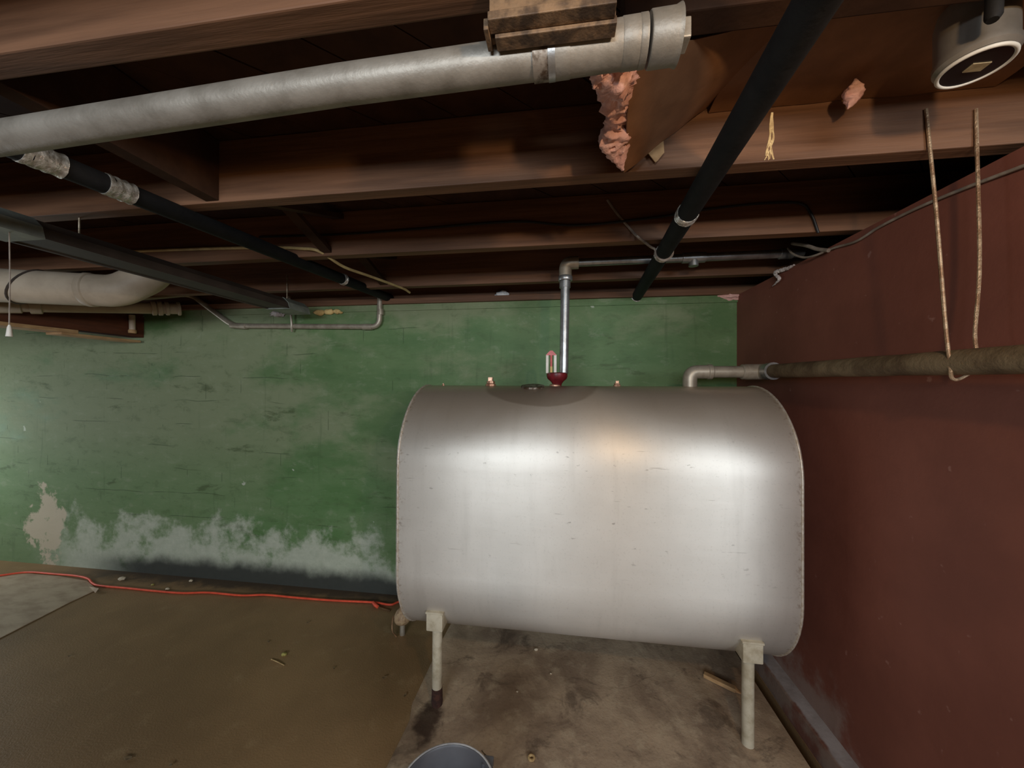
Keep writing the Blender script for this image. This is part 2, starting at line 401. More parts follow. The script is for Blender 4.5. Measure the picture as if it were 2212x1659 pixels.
def pad_mat():
    t = NT('stained_concrete_pad')
    n1 = t.noise(2.6, 6, 0.65, None, 0.5); n2 = t.noise(12, 5, 0.65); n3 = t.noise(90, 3, 0.6)
    col = t.mix(t.ramp(n1, 0.35, 0.65), srgb(186, 162, 134), srgb(140, 118, 97))
    col = t.mix(t.math('MULTIPLY', t.ramp(n3, 0.55, 0.7), 0.25), col, srgb(96, 80, 66))
    col = t.mix(t.math('MULTIPLY', t.ramp(n2, 0.5, 0.72), 0.5), col, srgb(204, 184, 154))
    col = t.mix(t.math('MULTIPLY', t.ramp(t.noise(5, 5, 0.7, None, 0.6), 0.54, 0.66), 0.6), col, srgb(92, 76, 63))
    # rust run-off below the near left leg
    dx = t.math('ADD', t.X, 0.535); dy = t.math('SUBTRACT', t.Y, 1.42)
    rr = t.math('ADD', t.math('MULTIPLY', t.math('MULTIPLY', dx, dx), 300), t.math('MULTIPLY', t.math('MULTIPLY', dy, dy), 70))
    rs = t.ramp(t.math('ADD', rr, t.math('MULTIPLY', t.math('SUBTRACT', t.noise(14, 4, 0.6), 0.5), 2.0)), 1.1, 0.3)
    col = t.mix(t.math('MULTIPLY', rs, 0.85), col, srgb(46, 24, 18))
    # hairline cracks
    cr = t.math('ABSOLUTE', t.math('SUBTRACT', t.noise(1.5, 3, 0.5, None, 0.2), 0.5))
    crk = t.ramp(cr, 0.006, 0.002)
    col = t.mix(t.math('MULTIPLY', crk, 0.10), col, srgb(70, 58, 48))
    t.bump(t.math('SUBTRACT', t.math('ADD', n2, t.math('MULTIPLY', n3, 0.4)), t.math('MULTIPLY', crk, 0.1)), 0.4, 0.006)
    return t.out(col, 0.55, 0.0, 0.35)
M_['pad'] = pad_mat()

def tank_mat():
    t = NT('silver_tank_paint')
    n1 = t.noise(2.4, 4, 0.55); n2 = t.noise(9, 5, 0.6, t.scaled((0.5, 1, 3))); n3 = t.noise(120, 3, 0.6)
    col = t.mix(t.ramp(n1, 0.3, 0.7), srgb(216, 208, 196), srgb(202, 194, 182))
    # upright streaks where the paint ran
    col = t.mix(t.math('MULTIPLY', t.ramp(t.noise(7, 4, 0.55, t.scaled((2.2, 0.3, 0.25))), 0.5, 0.75), 0.25), col, srgb(176, 168, 156))
    ceiling_tint = t.ramp(t.math('ADD', t.Z, t.math('MULTIPLY', n1, 0.10)), 1.14, 1.36)  # brown ceiling reflection painted into the colour of the tank top
    col = t.mix(t.math('MULTIPLY', ceiling_tint, 0.6), col, srgb(176, 152, 124))
    fine = t.ramp(n3, 0.56, 0.72)
    col = t.mix(t.math('MULTIPLY', fine, 0.16), col, srgb(146, 136, 122))
    # scuffs and specks, thickest at bumper height
    band = t.math('MULTIPLY', t.ramp(t.Z, 0.50, 0.85), t.ramp(t.Z, 1.20, 1.10))
    sp = t.ramp(t.noise(46, 3, 0.5, t.scaled((0.55, 1, 1))), 0.69, 0.76)
    col = t.mix(t.math('MULTIPLY', t.math('MULTIPLY', sp, band), 0.5), col, srgb(122, 112, 100))
    sl = t.ramp(t.noise(20, 4, 0.6, t.scaled((0.25, 1, 3.4))), 0.68, 0.72)
    col = t.mix(t.math('MULTIPLY', t.math('MULTIPLY', sl, band), 0.4), col, srgb(130, 118, 104))
    # old oil stain spreading from the gauge down the shoulder
    dx = t.math('MULTIPLY', t.math('ADD', t.X, 0.19), 3.8); dz = t.math('MULTIPLY', t.math('SUBTRACT', t.Z, 1.362), 11.5)
    rr = t.math('ADD', t.math('MULTIPLY', dx, dx), t.math('MULTIPLY', dz, dz))
    st = t.ramp(t.math('ADD', rr, t.math('MULTIPLY', t.math('SUBTRACT', n1, 0.5), 0.8)), 1.08, 0.92)
    col = t.mix(t.math('MULTIPLY', st, 0.45), col, srgb(120, 98, 76))
    # rust along the two ends; belly browner toward the bottom
    ed = t.ramp(t.math('ABSOLUTE', t.X), 0.725, 0.762)
    er = t.math('MULTIPLY', ed, t.ramp(t.noise(60, 4, 0.65), 0.5, 0.66))
    col = t.mix(t.math('MULTIPLY', er, 0.7), col, srgb(134, 104, 76))
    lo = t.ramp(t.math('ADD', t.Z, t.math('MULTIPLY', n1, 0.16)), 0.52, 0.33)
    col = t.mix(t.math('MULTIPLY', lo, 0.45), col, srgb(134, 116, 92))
    t.bump(t.math('ADD', t.math('MULTIPLY', n3, 0.10), n2), 0.04, 0.01)
    tg = t.n.new('ShaderNodeTangent'); tg.direction_type = 'RADIAL'; tg.axis = 'Z'
    t.l.new(tg.outputs[0], t.b.inputs['Tangent']); t.b.inputs['Anisotropic'].default_value = 0.75; t.b.inputs['Anisotropic Rotation'].default_value = 0.25
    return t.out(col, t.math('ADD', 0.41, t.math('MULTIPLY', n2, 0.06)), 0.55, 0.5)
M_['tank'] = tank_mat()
M_['seam'] = simple('rust_speckled_weld', srgb(200, 190, 176), srgb(182, 166, 146), 0.5, 0.4, 70, 0.3, 0.42, 0.6, 0.4, 160)
def emis(name, col, s):
    t = NT(name); t.val(t.b.inputs['Base Color'], col); t.val(t.b.inputs['Emission Color'], col); t.b.inputs['Emission Strength'].default_value = s; return t.m
M_['bulb'] = emis('lit_bulb_glass', (1.0, 0.75, 0.45, 1), 10)

# ------------------------------------------------------------------ the room
YW, XR, ZW = 2.25, 0.985, H + 0.522            # green wall, red wall, wall top
JB = H + 0.555                                # underside of the joists
XL, YB, XF, YJ = -5.0, -2.6, 3.5, 0.80
ST = dict(kind='structure')

MB().box((XL - 0.2, YB - 0.6, -0.15), (XF + 0.2, YJ, 0)).box((XL - 0.2, YJ, -0.15), (0.874, YW + 0.2, 0)).box((0.918, YJ, -0.15), (XF + 0.2, YW + 0.2, 0)).box((0.874, YJ, -0.15), (0.918, YW + 0.2, -0.07)).build('floor', M_['floor'], label='brown coated concrete basement floor', **ST)
wb = MB().box((XL - 0.2, YW, 0), (XR + 0.25, YW + 0.25, ZW - 0.001))
wall_back = wb.build('wall_back', M_['green'], label='green painted concrete wall with white bloom and black mould at its foot', **ST)
MB().box((XL, YW - 0.010, ZW - 0.040), (XR + 0.1, YW + 0.25, ZW)).build('cap_band', M_['green'], wall_back)
MB().box((XR, YJ, 0), (XR + 0.55, YW + 0.25, ZW)).build('wall_right', M_['red'], label='dark maroon painted concrete wall', **ST)
MB().box((XR + 0.55, YJ, 0), (XF, YJ + 0.2, JB + 0.2)).build('wall_right_return', M_['drab'], **ST)
MB().box((XF, YB - 0.2, 0), (XF + 0.2, YJ + 0.2, JB + 0.2)).build('wall_side', M_['drab'], **ST)
b = MB()
for (x0, x1) in ((XL, -1.60), (0.10, 1.45), (3.05, XF)): b.box((x0, YB - 0.1, 0), (x1, YB, JB + 0.2))
for (x0, x1) in ((-1.60, 0.10), (1.45, 3.05)): b.box((x0, YB - 0.1, 1.88), (x1, YB, JB + 0.2)).box((x0, YB - 0.1, 0), (x1, YB, 1.35))
b.build('wall_front', M_['drab'], **ST)
b = MB()
b.box((XL - 0.1, YB, 0), (XL, 1.08, JB + 0.2)).box((XL - 0.1, 2.12, 0), (XL, YW, JB + 0.2)).box((XL - 0.1, 1.08, 0), (XL, 2.12, 0.43)).box((XL - 0.1, 1.08, 1.37), (XL, 2.12, JB + 0.2))
b.build('wall_left', M_['drab'], **ST)

# kerb along the foot of the maroon wall
b = MB(); n = 26
prof = []
for i in range(n + 1):
    y = YJ + 0.01 + (YW - YJ - 0.03) * i / n
    w = 0.008 * noise.noise(Vector((y * 4, 0, 0))); h = 0.010 * noise.noise(Vector((y * 5, 3, 0)))
    prof.append([(0.920 + w, y, 0), (0.925 + w, y, 0.075 + h), (0.940 + w, y, 0.083 + h), (XR, y, 0.088 + h), (XR, y, 0)])
vs = [p for q in prof for p in q]; fs = []
for i in range(n):
    for k in range(4): fs.append((i * 5 + k, (i + 1) * 5 + k, (i + 1) * 5 + k + 1, i * 5 + k + 1))
fs += [(4, 3, 2, 1, 0), tuple(n * 5 + k for k in range(5))]
mk('trim_1', vs, fs, M_['kerb'], smooth=True, kind='structure', label='narrow flaking concrete kerb along the foot of the maroon wall')

# ceiling: joists, diagonal subfloor boards, blocking, sill
ceil = emp('ceiling', (0, 0, JB), 'open timber ceiling of joists under diagonal boards', None, None, 'structure')
JT = 0.045; FAR = [0.532, 1.023, 1.490, 1.995]
JH = 0.188
for y in [-2.44, -1.95, -1.45, -0.96, -0.46, 0.03] + FAR:
    x1 = 0.137 if 0.5 < y < 0.6 else (XF if y < YJ else XR + 0.45)
    MB().cbox((XL, y - JT, JB), (x1, y, JB + JH), 0.003).build('joist', M_['wood'], ceil)
MB().cbox((0.10, 0.632, JB + 0.062), (XF, 0.680, JB + JH), 0.003).build('header', M_['plank'], ceil)  # darker wood than the joists, standing in for shade on its face
for q_, (y0, y1) in enumerate(zip(FAR[:-1], FAR[1:])):
    if q_ == 0:
        MB().cbox((-1.085, y0, JB + 0.005), (-1.040, y1 - JT, JB + JH - 0.002), 0.002).build('blocking', M_['plank'], ceil)
    else:
        for xo, za, zb in ((-0.93, 0.012, 0.155), (-0.985, 0.155, 0.012)):
            MB().add([(xo + dx, y, JB + z + dz) for (y, z) in ((y0, za), (y1 - JT, zb)) for dx in (0, -0.045) for dz in (0, 0.02)],
                     [(0, 1, 3, 2), (4, 6, 7, 5), (0, 4, 5, 1), (2, 3, 7, 6), (0, 2, 6, 4), (1, 5, 7, 3)]).build('bridging', M_['plank'], ceil)
    MB().cbox((-3.06, y0, JB + 0.005), (-3.01, y1 - JT, JB + JH - 0.002), 0.002).build('blocking', M_['plank'], ceil)
MB().cbox((XL, YW - 0.035, ZW), (XR + 0.50, YW + 0.09, ZW + 0.034), 0.003).build('sill_plate', M_['wood'], ceil)
MB().cbox((XL, YW + 0.01, ZW + 0.034), (XR + 0.50, YW + 0.055, JB + JH), 0.003).build('rim_joist', M_['wood'], ceil)
MB().cbox((XR + 0.30, YJ + 0.02, ZW), (XR + 0.50, YW + 0.2, JB), 0.003).build('sill_plate', M_['wood'], ceil)
MB().box((XR + 0.45, YJ + 0.02, JB), (XR + 0.50, YW + 0.05, JB + JH)).build('rim_joist', M_['wood'], ceil)
def clip(poly, ax, lim, keep_less):
    out = []
    for i in range(len(poly)):
        a, c = poly[i - 1], poly[i]
        ia = (a[ax] <= lim) == keep_less; ic = (c[ax] <= lim) == keep_less
        if ia != ic:
            t = (lim - a[ax]) / (c[ax] - a[ax]); out.append((a[0] + (c[0] - a[0]) * t, a[1] + (c[1] - a[1]) * t))
        if ic: out.append(c)
    return out
zt = JB + JH; bw = 0.150; s2 = math.sqrt(0.5)
k0 = int((XL - YW) * s2 / bw) - 2; k1 = int((XF - YB) * s2 / bw) + 2
for k in range(k0, k1):
    c0, c1 = k * bw + 0.002, (k + 1) * bw - 0.002     # distance across the boards: (x - y)/sqrt2
    L = 14
    poly = [((c0 + s) * s2 if False else (c + s) * s2, (s - c) * s2) for (c, s) in ((c0, -L), (c1, -L), (c1, L), (c0, L))]
    for ax, lim, kl in ((0, XL - 0.05, False), (0, XF + 0.05, True), (1, YB - 0.05, False), (1, YW + 0.2, True)):
        if poly: poly = clip(poly, ax, lim, kl)
    if len(poly) < 3: continue
    dz = random.uniform(0, 0.003)
    MB().prism([(p[0], p[1], zt + dz) for p in poly], (0, 0, 0.02)).build('plank', M_['plank'], ceil)
MB().box((XL - 0.2, YB - 0.2, zt + 0.026), (XF + 0.2, YW + 0.25, zt + 0.06)).build('upper_floor', M_['plank'], ceil)

# main girder running into the green wall on the left
g = emp('main_girder', (-3.05, 0, H + 0.315), 'dark brown timber girder running into the green wall below the white ducts', 'girder')
MB().cbox((-3.10, YB + 0.1, H + 0.335), (-3.00, YW, JB), 0.004).build('beam', M_['girder'], g)
MB().cbox((-3.12, YB + 0.1, H + 0.312), (-2.985, 1.88, H + 0.334), 0.003).build('bottom_board', M_['tan'], g, label='pale bottom board')
MB().cbox((-3.10, 1.80, H + 0.297), (-2.985, 2.22, H + 0.312), 0.003).build('bottom_board', M_['tan'], g)

# ------------------------------------------------------------------ concrete pad
pp = [(975, 1350), (948, 1400), (925, 1452), (890, 1527), (885, 1562), (862, 1610), (838, 1659)]
edge = [onZ(x, y, 0) for x, y in pp]
e0 = edge[0]; far = Vector((e0.x - 0.03, YW - 0.01, 0))
last = edge[-1] + (edge[-1] - edge[-3]) * 3.2
ed = [far] + edge + [last, Vector((0.872, last.y, 0)), Vector((0.872, YW - 0.01, 0))]
pad = MB().prism([(p.x, p.y, 0.001) for p in ed], (0, 0, 0.011))
pad.build('concrete_pad', M_['pad'], origin=(0, 0, 0), label='stained grey concrete pad under the silver oil tank', cat='pad')

# ------------------------------------------------------------------ oil tank
XA, XB = -0.677, 0.848; YF, R = 1.427, 0.343; YC = YF + R; ZB = H - 1.118; ZC0 = ZB + R; ZC1 = H - R
TX = (XA + XB) / 2
tank = emp('oil_tank', (TX, YC, 0), 'large silver oval heating oil tank on four short legs', 'oil tank')
def obround(r, n=28):
    pts = []
    for i in range(n + 1):
        a = math.pi * i / n; pts.append((YC - r * math.cos(a), ZC1 + r * math.sin(a)))
    for i in range(n + 1):
        a = math.pi * i / n; pts.append((YC + r * math.cos(a), ZC0 - r * math.sin(a)))
    return pts
def loft(secs):
    vs = []; fs = []; m = len(secs[0][1])
    for x, ring in secs: vs += [(x, y, z) for y, z in ring]
    for i in range(len(secs) - 1):
        for k in range(m):
            k2 = (k + 1) % m; fs.append((i * m + k, i * m + k2, (i + 1) * m + k2, (i + 1) * m + k))
    fs.append(tuple(range(m - 1, -1, -1))); fs.append(tuple((len(secs) - 1) * m + k for k in range(m)))
    return vs, fs
# origin of the texture is the middle of the tank's foot
def shift_x(secs): return secs
v, f = loft([(XA + 0.004, obround(R)), (XA + 0.2, obround(R)), (TX, obround(R)), (XB - 0.2, obround(R)), (XB - 0.004, obround(R))])
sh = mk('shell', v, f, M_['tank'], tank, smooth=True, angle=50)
for s, x in ((-1, XA), (1, XB)):
    ring = [(x - s * 0.004, obround(R - 0.001)), (x + s * 0.004, obround(R - 0.006)), (x + s * 0.016, obround(R - 0.05)), (x + s * 0.030, obround(R - 0.15)), (x + s * 0.038, obround(R - 0.30))]
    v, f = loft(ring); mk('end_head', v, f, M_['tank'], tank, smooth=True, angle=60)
    MB().tube([(x - s * 0.006, y, z) for y, z in obround(R + 0.0005)], 0.0042, 8, close=True).build('weld_seam', M_['seam'], tank, smooth=True)
for (lx, ly) in ((-0.523, 1.505), (0.695, 1.505), (-0.523, 2.035), (0.695, 2.035)):
    front = ly < YC
    dz = ZC0 - math.sqrt(max(R * R - (ly - YC) ** 2, 0))
    yo = -0.032 if front else 0.032
    lg = MB().tube([(lx, ly + yo * 0.3, 0.0125), (lx, ly + yo * 0.3, dz + 0.012)], 0.021, 18).build('leg', M_['legpaint'], tank, smooth=True)
    bb = MB().cbox((lx - 0.035, ly - 0.040 + yo * 0.3, dz - 0.025), (lx + 0.035, ly + 0.03 + yo * 0.3, dz + 0.050), 0.005)
    bb.cbox((lx - 0.038, ly - 0.042 + yo * 0.3, dz + 0.046), (lx + 0.038, ly + 0.03 + yo * 0.3, dz + 0.054), 0.002)
    bb.build('bracket', M_['legpaint'], lg, smooth=True)
    if lx < 0 and front:
        MB().lathe([(0.0225, 0.0), (0.024, 0.015), (0.0225, 0.05), (0.0218, 0.072)], (lx, ly + yo * 0.3, 0.012), n=18).build('rusted_foot', M_['rust'], lg, smooth=True)
for (px, r_, h_, m_) in ((1060, 0.021, 0.040, 'bronze'), (1333, 0.014, 0.024, 'bronze'), (958, 0.006, 0.010, 'bronze')):
    d = ray(px, 815); x = d.x / d.y * YC
    q = MB().lathe([(r_ * 1.25, -0.006), (r_ * 1.25, h_ * 0.18), (r_ * 0.85, h_ * 0.22), (r_ * 1.0, h_ * 0.3), (r_ * 1.0, h_ * 0.52), (r_ * 0.55, h_ * 0.58)], (x, YC, H), n=8)
    q.box((x - r_ * 0.5, YC - r_ * 0.5, H + h_ * 0.5), (x + r_ * 0.5, YC + r_ * 0.5, H + h_))
    q.build('plug', M_[m_], tank)
# low flush cap on the crown
MB().lathe([(0.055, -0.004), (0.055, 0.004), (0.046, 0.006), (0.001, 0.006)], (-0.14, YC - 0.06, H - 0.004), (0, -0.17, 1), n=24).build('crown_cap', M_['strap'], tank, smooth=True)

# red gauge body with its sight frame, on the tank
gx = -0.040
gauge = emp('level_gauge', (gx, YC, H), 'dark red fuel gauge with white and red sight bars on top of the tank', 'gauge')
MB().lathe([(0.021, 0.0), (0.023, 0.010), (0.030, 0.020), (0.046, 0.034), (0.050, 0.046), (0.050, 0.058), (0.044, 0.063)], (gx + 0.012, YC, H), n=28).build('body', M_['redpaint'], gauge, smooth=True)
MB().lathe([(0.028, 0), (0.028, 0.006), (0.022, 0.010)], (gx + 0.004, YC, H - 0.002), n=16).build('bushing', M_['bronze'], gauge, smooth=True)
sx = gx - 0.016
for dx in (-0.019, 0.019):
    MB().cbox((sx + dx - 0.0065, YC - 0.012, H + 0.060), (sx + dx + 0.0065, YC + 0.004, H + 0.150), 0.002).build('sight_bar', M_['white'], gauge)
MB().tube([(sx, YC - 0.006, H + 0.060), (sx, YC - 0.006, H + 0.156)], 0.0055, 10).build('sight_rod', M_['pinkpaint'], gauge, smooth=True)
MB().tube([(sx, YC - 0.007, H + 0.061), (sx, YC - 0.007, H + 0.092)], 0.0062, 10).build('float_marker', M_['foam'], gauge, smooth=True)
hd = [(sx - 0.026, H + 0.146), (sx - 0.014, H + 0.160), (sx - 0.005, H + 0.168), (sx + 0.006, H + 0.168), (sx + 0.016, H + 0.158), (sx + 0.026, H + 0.146)]
MB().prism([(x, YC - 0.013, z) for x, z in hd], (0, 0.018, 0)).build('cap', M_['pinkpaint'], gauge)

# vent pipe: riser, elbow, run to the maroon wall
vx = 0.010; vz = H + 0.588
vent = emp('vent_pipe', (vx, YC, H + 0.06), 'bright galvanised vent pipe rising from the red gauge and turning along the joists', 'pipe')
MB().tube([(vx - 0.006, YC, H + 0.060), (vx, YC, vz - 0.05)], 0.0215, 20).build('riser', M_['galv'], vent, smooth=True)
MB().tube(fillet([(vx, YC, vz - 0.062), (vx, YC, vz), (vx + 0.062, YC, vz + 0.001)], 0.045, 8), 0.030, 20).build('elbow', M_['galvpaint'], vent, smooth=True)
MB().lathe([(0.031, 0), (0.034, 0.004), (0.034, 0.020), (0.031, 0.024)], (vx, YC, vz - 0.086), n=24).build('coupling', M_['galv'], vent, smooth=True)
MB().lathe([(0.0265, 0), (0.0265, 0.030)], (vx - 0.002, YC, vz - 0.118), n=24).build('coupling', M_['galv'], vent, smooth=True)
MB().tube([(vx + 0.05, YC, vz), (XR + 0.06, YC, vz + 0.002)], 0.0185, 20).build('cross_run', M_['galv'], vent, smooth=True)
tx = onY(1498, 552, YC).x
MB().tube([(tx - 0.05, YC, vz + 0.001), (tx + 0.05, YC, vz + 0.001)], 0.0235, 20).tube([(tx, YC, vz), (tx, YC, vz - 0.038)], 0.021, 18).build('tee', M_['galv'], vent, smooth=True)
ex = onY(1695, 549, YC).x
MB().tube([(ex - 0.02, YC, vz + 0.001), (ex + 0.03, YC, vz + 0.001)], 0.0225, 20).build('coupling', M_['galv'], vent, smooth=True)

# fill pipe: elbow on the tank, run to the corner, then rusty along the maroon wall
fx = onY(1490, 815, YC).x; fz = H + 0.066; fx2 = 0.880
fill = emp('fill_pipe', (fx, YC, H), 'oil fill pipe leaving the tank top and running rusty along the maroon wall', 'pipe')
MB().tube(fillet([(fx, YC, H - 0.006), (fx, YC, fz), (fx + 0.09, YC, fz)], 0.066, 9), 0.031, 22).build('elbow', M_['galvpaint'], fill, smooth=True, label='bright elbow on the tank top')
MB().tube([(fx + 0.07, YC, fz), (fx2 - 0.05, YC, fz)], 0.0265, 20).build('cross_run', M_['galvpaint'], fill, smooth=True)
for x in (fx + 0.085, fx2 - 0.075):
    MB().tube([(x - 0.012, YC, fz), (x - 0.008, YC, fz), (x + 0.008, YC, fz), (x + 0.012, YC, fz)], [0.030, 0.034, 0.034, 0.030], 20).build('collar', M_['galvpaint'], fill, smooth=True)
MB().tube(fillet([(fx2 - 0.07, YC, fz), (fx2, YC, fz), (fx2, YC - 0.07, fz)], 0.045, 8), 0.035, 20).build('elbow', M_['galvpaint'], fill, smooth=True)
MB().tube([(fx2, YC - 0.05, fz), (fx2, YC - 0.09, fz)], 0.037, 20).build('collar', M_['galv'], fill, smooth=True)
pts = [(fx2 + 0.0015 * math.sin(i), YC - 0.08 - i * 0.1, fz - 0.0013 * i) for i in range(43)]
rr = [0.0285 + 0.0022 * noise.noise(Vector((i * 0.9, 2, 0))) for i in range(43)]
MB().tube(pts, rr, 20).build('long_run', M_['rustpipe'], fill, smooth=True, label='rusty scaling pipe run')

# U-shaped rod hanging the fill pipe from the second joist
yh = 0.952
a0 = onY(2000, 236, 0.975); a1 = onY(2042, 700, 0.955); a2 = onY(2052, 785, 0.945)
bt0 = onY(2108, 236, 0.975); bt1 = onY(2116, 560, 0.965)
hang = smoothline([a0, a0 * 0.5 + a1 * 0.5 + Vector((0.002, 0, 0)), a1, a2, Vector((fx2 - 0.012, yh, fz - 0.046)), Vector((fx2 + 0.014, yh + 0.006, fz - 0.043)), Vector((fx2 + 0.038, yh, fz - 0.012)), Vector((bt1.x - 0.012, yh + 0.01, H + 0.12)), bt1, bt0], 6)
MB().tube(hang, 0.0036, 8).build('pipe_hanger', M_['rustrod'], smooth=True, label='thin rusty U-shaped rod slung around the rusty pipe by the maroon wall', cat='hanger')

# ------------------------------------------------------------------ drain pipe under the near joist
drn = emp('drain_pipe', (0.1, 0.530, H + 0.47), 'thick silver-painted drain pipe slung across under the joists', 'pipe')
def dp(px, py, Y=0.530): return onY(px, py, Y)
A = dp(0, 299); Bm = dp(740, 184); Cc = dp(1150, 128); Dd = dp(1432, 76)
ax = (Cc - A).normalized(); A2 = A - ax * 0.9
MB().tube([A2, A, Bm, Cc + ax * 0.02], 0.0267, 28).build('run', M_['cast'], drn, smooth=True)
a_ = Cc - ax * 0.02
MB().lathe([(0.0286, 0), (0.0286, 0.030)], dp(1152, 128), ax, 28).build('hose_clamp', M_['strap'], drn, smooth=True, label='stained hose clamp')
MB().lathe([(0.0295, 0), (0.0295, 0.010)], dp(1184, 123), ax, 28).build('coupling_ring', M_['galv'], drn, smooth=True)
p0 = dp(1196, 120); p1 = dp(1392, 90)
MB().lathe([(0.0288, 0), (0.0291, (p1 - p0).length)], p0, (p1 - p0), 28).build('tee_body', M_['cast'], drn, smooth=True)
for q0, q1, rr_ in ((1196, 1230, 0.0297), (1342, 1378, 0.0300), (1378, 1394, 0.0304)):
    MB().lathe([(rr_ - 0.001, 0), (rr_, 0.002), (rr_, (dp(q1, 0) - dp(q0, 0)).length)], p0 + (p1 - p0) * ((q0 - 1196) / 196), (p1 - p0), 28).build('tee_band', M_['cast'], drn, smooth=True)
axc = (p1 - p0).normalized()
MB().lathe([(0.0310, 0.001), (0.0325, 0.003), (0.0325, 0.034), (0.035, 0.040), (0.02, 0.040)], p1 + axc * 0.004, axc, 28).build('cleanout_cap', M_['cast'], drn, smooth=True)
e1 = p1 + axc * 0.042
MB().cbox((e1.x, e1.y - 0.014, e1.z - 0.014), (e1.x + 0.016, e1.y + 0.014, e1.z + 0.014), 0.002).build('cap_nut', M_['cast'], drn)

# channel strut screwed under the near joist, in front of the drain pipe
ch = emp('ribbed_strip', (0.02, 0.48, JB - 0.09), 'short grimy strip with two ribs hanging under the nearest joist', 'bracket')
c0 = onY(1052, 62, 0.475); c1 = onY(1334, 20, 0.475); dv = (c1 - c0)
zc = (c0.z + c1.z) / 2
def chan(name, prof, m):
    x0, x1 = c0.x, c1.x
    n_ = len(prof); vs = [(x0, y, z) for y, z in prof] + [(x1, y, z) for y, z in prof]
    MB().add(vs, [tuple(range(n_ - 1, -1, -1)), tuple(range(n_, 2 * n_))] + [(i, (i + 1) % n_, n_ + (i + 1) % n_, n_ + i) for i in range(n_)]).build(name, m, ch)
M_['channel'] = simple('grimy_wood_strip', srgb(136, 108, 80), srgb(74, 58, 44), 0.6, 0.1, 34, 0.4, 0.35, 0.65)
def bar(name, y0, y1, z0, z1, t0=0.0, t1=0.0):
    MB().cbox((c0.x + t0, y0, z0), (c1.x + t1, y1, z1), 0.0012).build(name, M_['channel'], ch)
bar('rib', 0.458, 0.478, H + 0.4690, H + 0.4805, 0.004, -0.003)
bar('rib', 0.4785, 0.4990, H + 0.4640, H + 0.4740, 0.010, 0.0)
bar('web', 0.4890, 0.4990, H + 0.4745, JB - 0.001, 0.0, 0.0)
bar('end_tab', 0.4660, 0.4985, H + 0.4650, H + 0.4800, -0.003, -(c1.x - c0.x) + 0.0035)

# ------------------------------------------------------------------ black sleeved pipes running into the green wall
def sleeve(p, q, r, name, label, bands, extra=None):
    p, q = Vector(p), Vector(q); t = emp(name, q, label, 'pipe')
    n_ = 24; pts = [p + (q - p) * (i / n_) for i in range(n_ + 1)]
    MB().tube(pts, [r * (1 + 0.02 * noise.noise(Vector((i * 0.7, r * 100, 0)))) for i in range(n_ + 1)], 22).build('sleeve', M_['blackpipe'], t, smooth=True)
    d = (q - p).normalized()
    for (s0, ln) in bands:
        c = p + (q - p) * s0
        k = 9; bp = [c + d * (ln * i / k) for i in range(k + 1)]
        bnd = MB().tube(bp, [r * 1.06 + 0.0015 * math.sin(i * 2.3) for i in range(k + 1)], 22)
        bnd.v = [v + (v - c).normalized() * 0.0018 * noise.noise(v * 90) for v in bnd.v]
        bnd.build('foil_band', M_['foil'], t, smooth=True, label='crinkled silver tape band')
    return t
zR = JB - 0.034
Rp0 = onZ(1765, 0, zR); Rp1 = onY(1376, 640, YW)
Rp0 = Rp0 + (Rp0 - Rp1) * 0.35
Rp1.z = max(Rp1.z, H + 0.47)
def frac(p, q, px, py):
    d = ray(px, py).normalized(); best = min(range(401), key=lambda i: ((p + (q - p) * (i / 400) - CAM).normalized() - d).length); return best / 400
rp = sleeve(Rp0, Rp1, 0.030, 'sleeved_pipe', 'black sleeved pipe with tape bands crossing the joists above the tank', [(frac(Rp0, Rp1, 1490, 458), 0.03), (frac(Rp0, Rp1, 1436, 545), 0.03)])
MB().tube([Rp1 - (Rp1 - Rp0).normalized() * 0.012 + 0.030 * 1.08 * (Vector((1, 0, 0)) * math.cos(t_) + Vector((0, 0, 1)) * math.sin(t_)) for t_ in [math.pi * (0.75 + 0.9 * i / 12) for i in range(13)]], 0.0035, 8).build('end_ring', M_['foil'], rp, smooth=True)
s0 = Rp0 + (Rp1 - Rp0) * frac(Rp0, Rp1, 1436, 545)
st0 = onY(1312, 432, 1.445); st1 = onY(1332, 460, 1.440); st2 = onY(1366, 500, 1.437)
d1 = (s0 - st2)
sp = [st0, st1, st2, onZ(1380, 513, JB - 0.007), onZ(1405, 533, JB - 0.008), s0 + Vector((-0.034, 0.0, 0.010)), s0 + Vector((-0.028, 0, -0.018)), s0 + Vector((0, 0, -0.034)), s0 + Vector((0.028, 0, -0.018)), s0 + Vector((0.033, 0, 0.012))]
MB().tube(smoothline(sp, 5), 0.0045, 6).build('wire_strap', M_['greycable'], rp, smooth=True)

zL = JB - 0.0285
Lp1 = onY(842, 644, YW); Lp0 = onZ(40, 322, zL)
Lp0 = Lp0 + (Lp0 - Lp1) * 0.5
lp = sleeve(Lp0, Lp1, 0.0265, 'sleeved_pipe', 'black sleeved pipe with two foil bands beside the fluorescent fixture', [(frac(Lp0, Lp1, 222, 398), 0.06), (frac(Lp0, Lp1, 38, 322), 0.07), (frac(Lp0, Lp1, 738, 602), 0.02)])

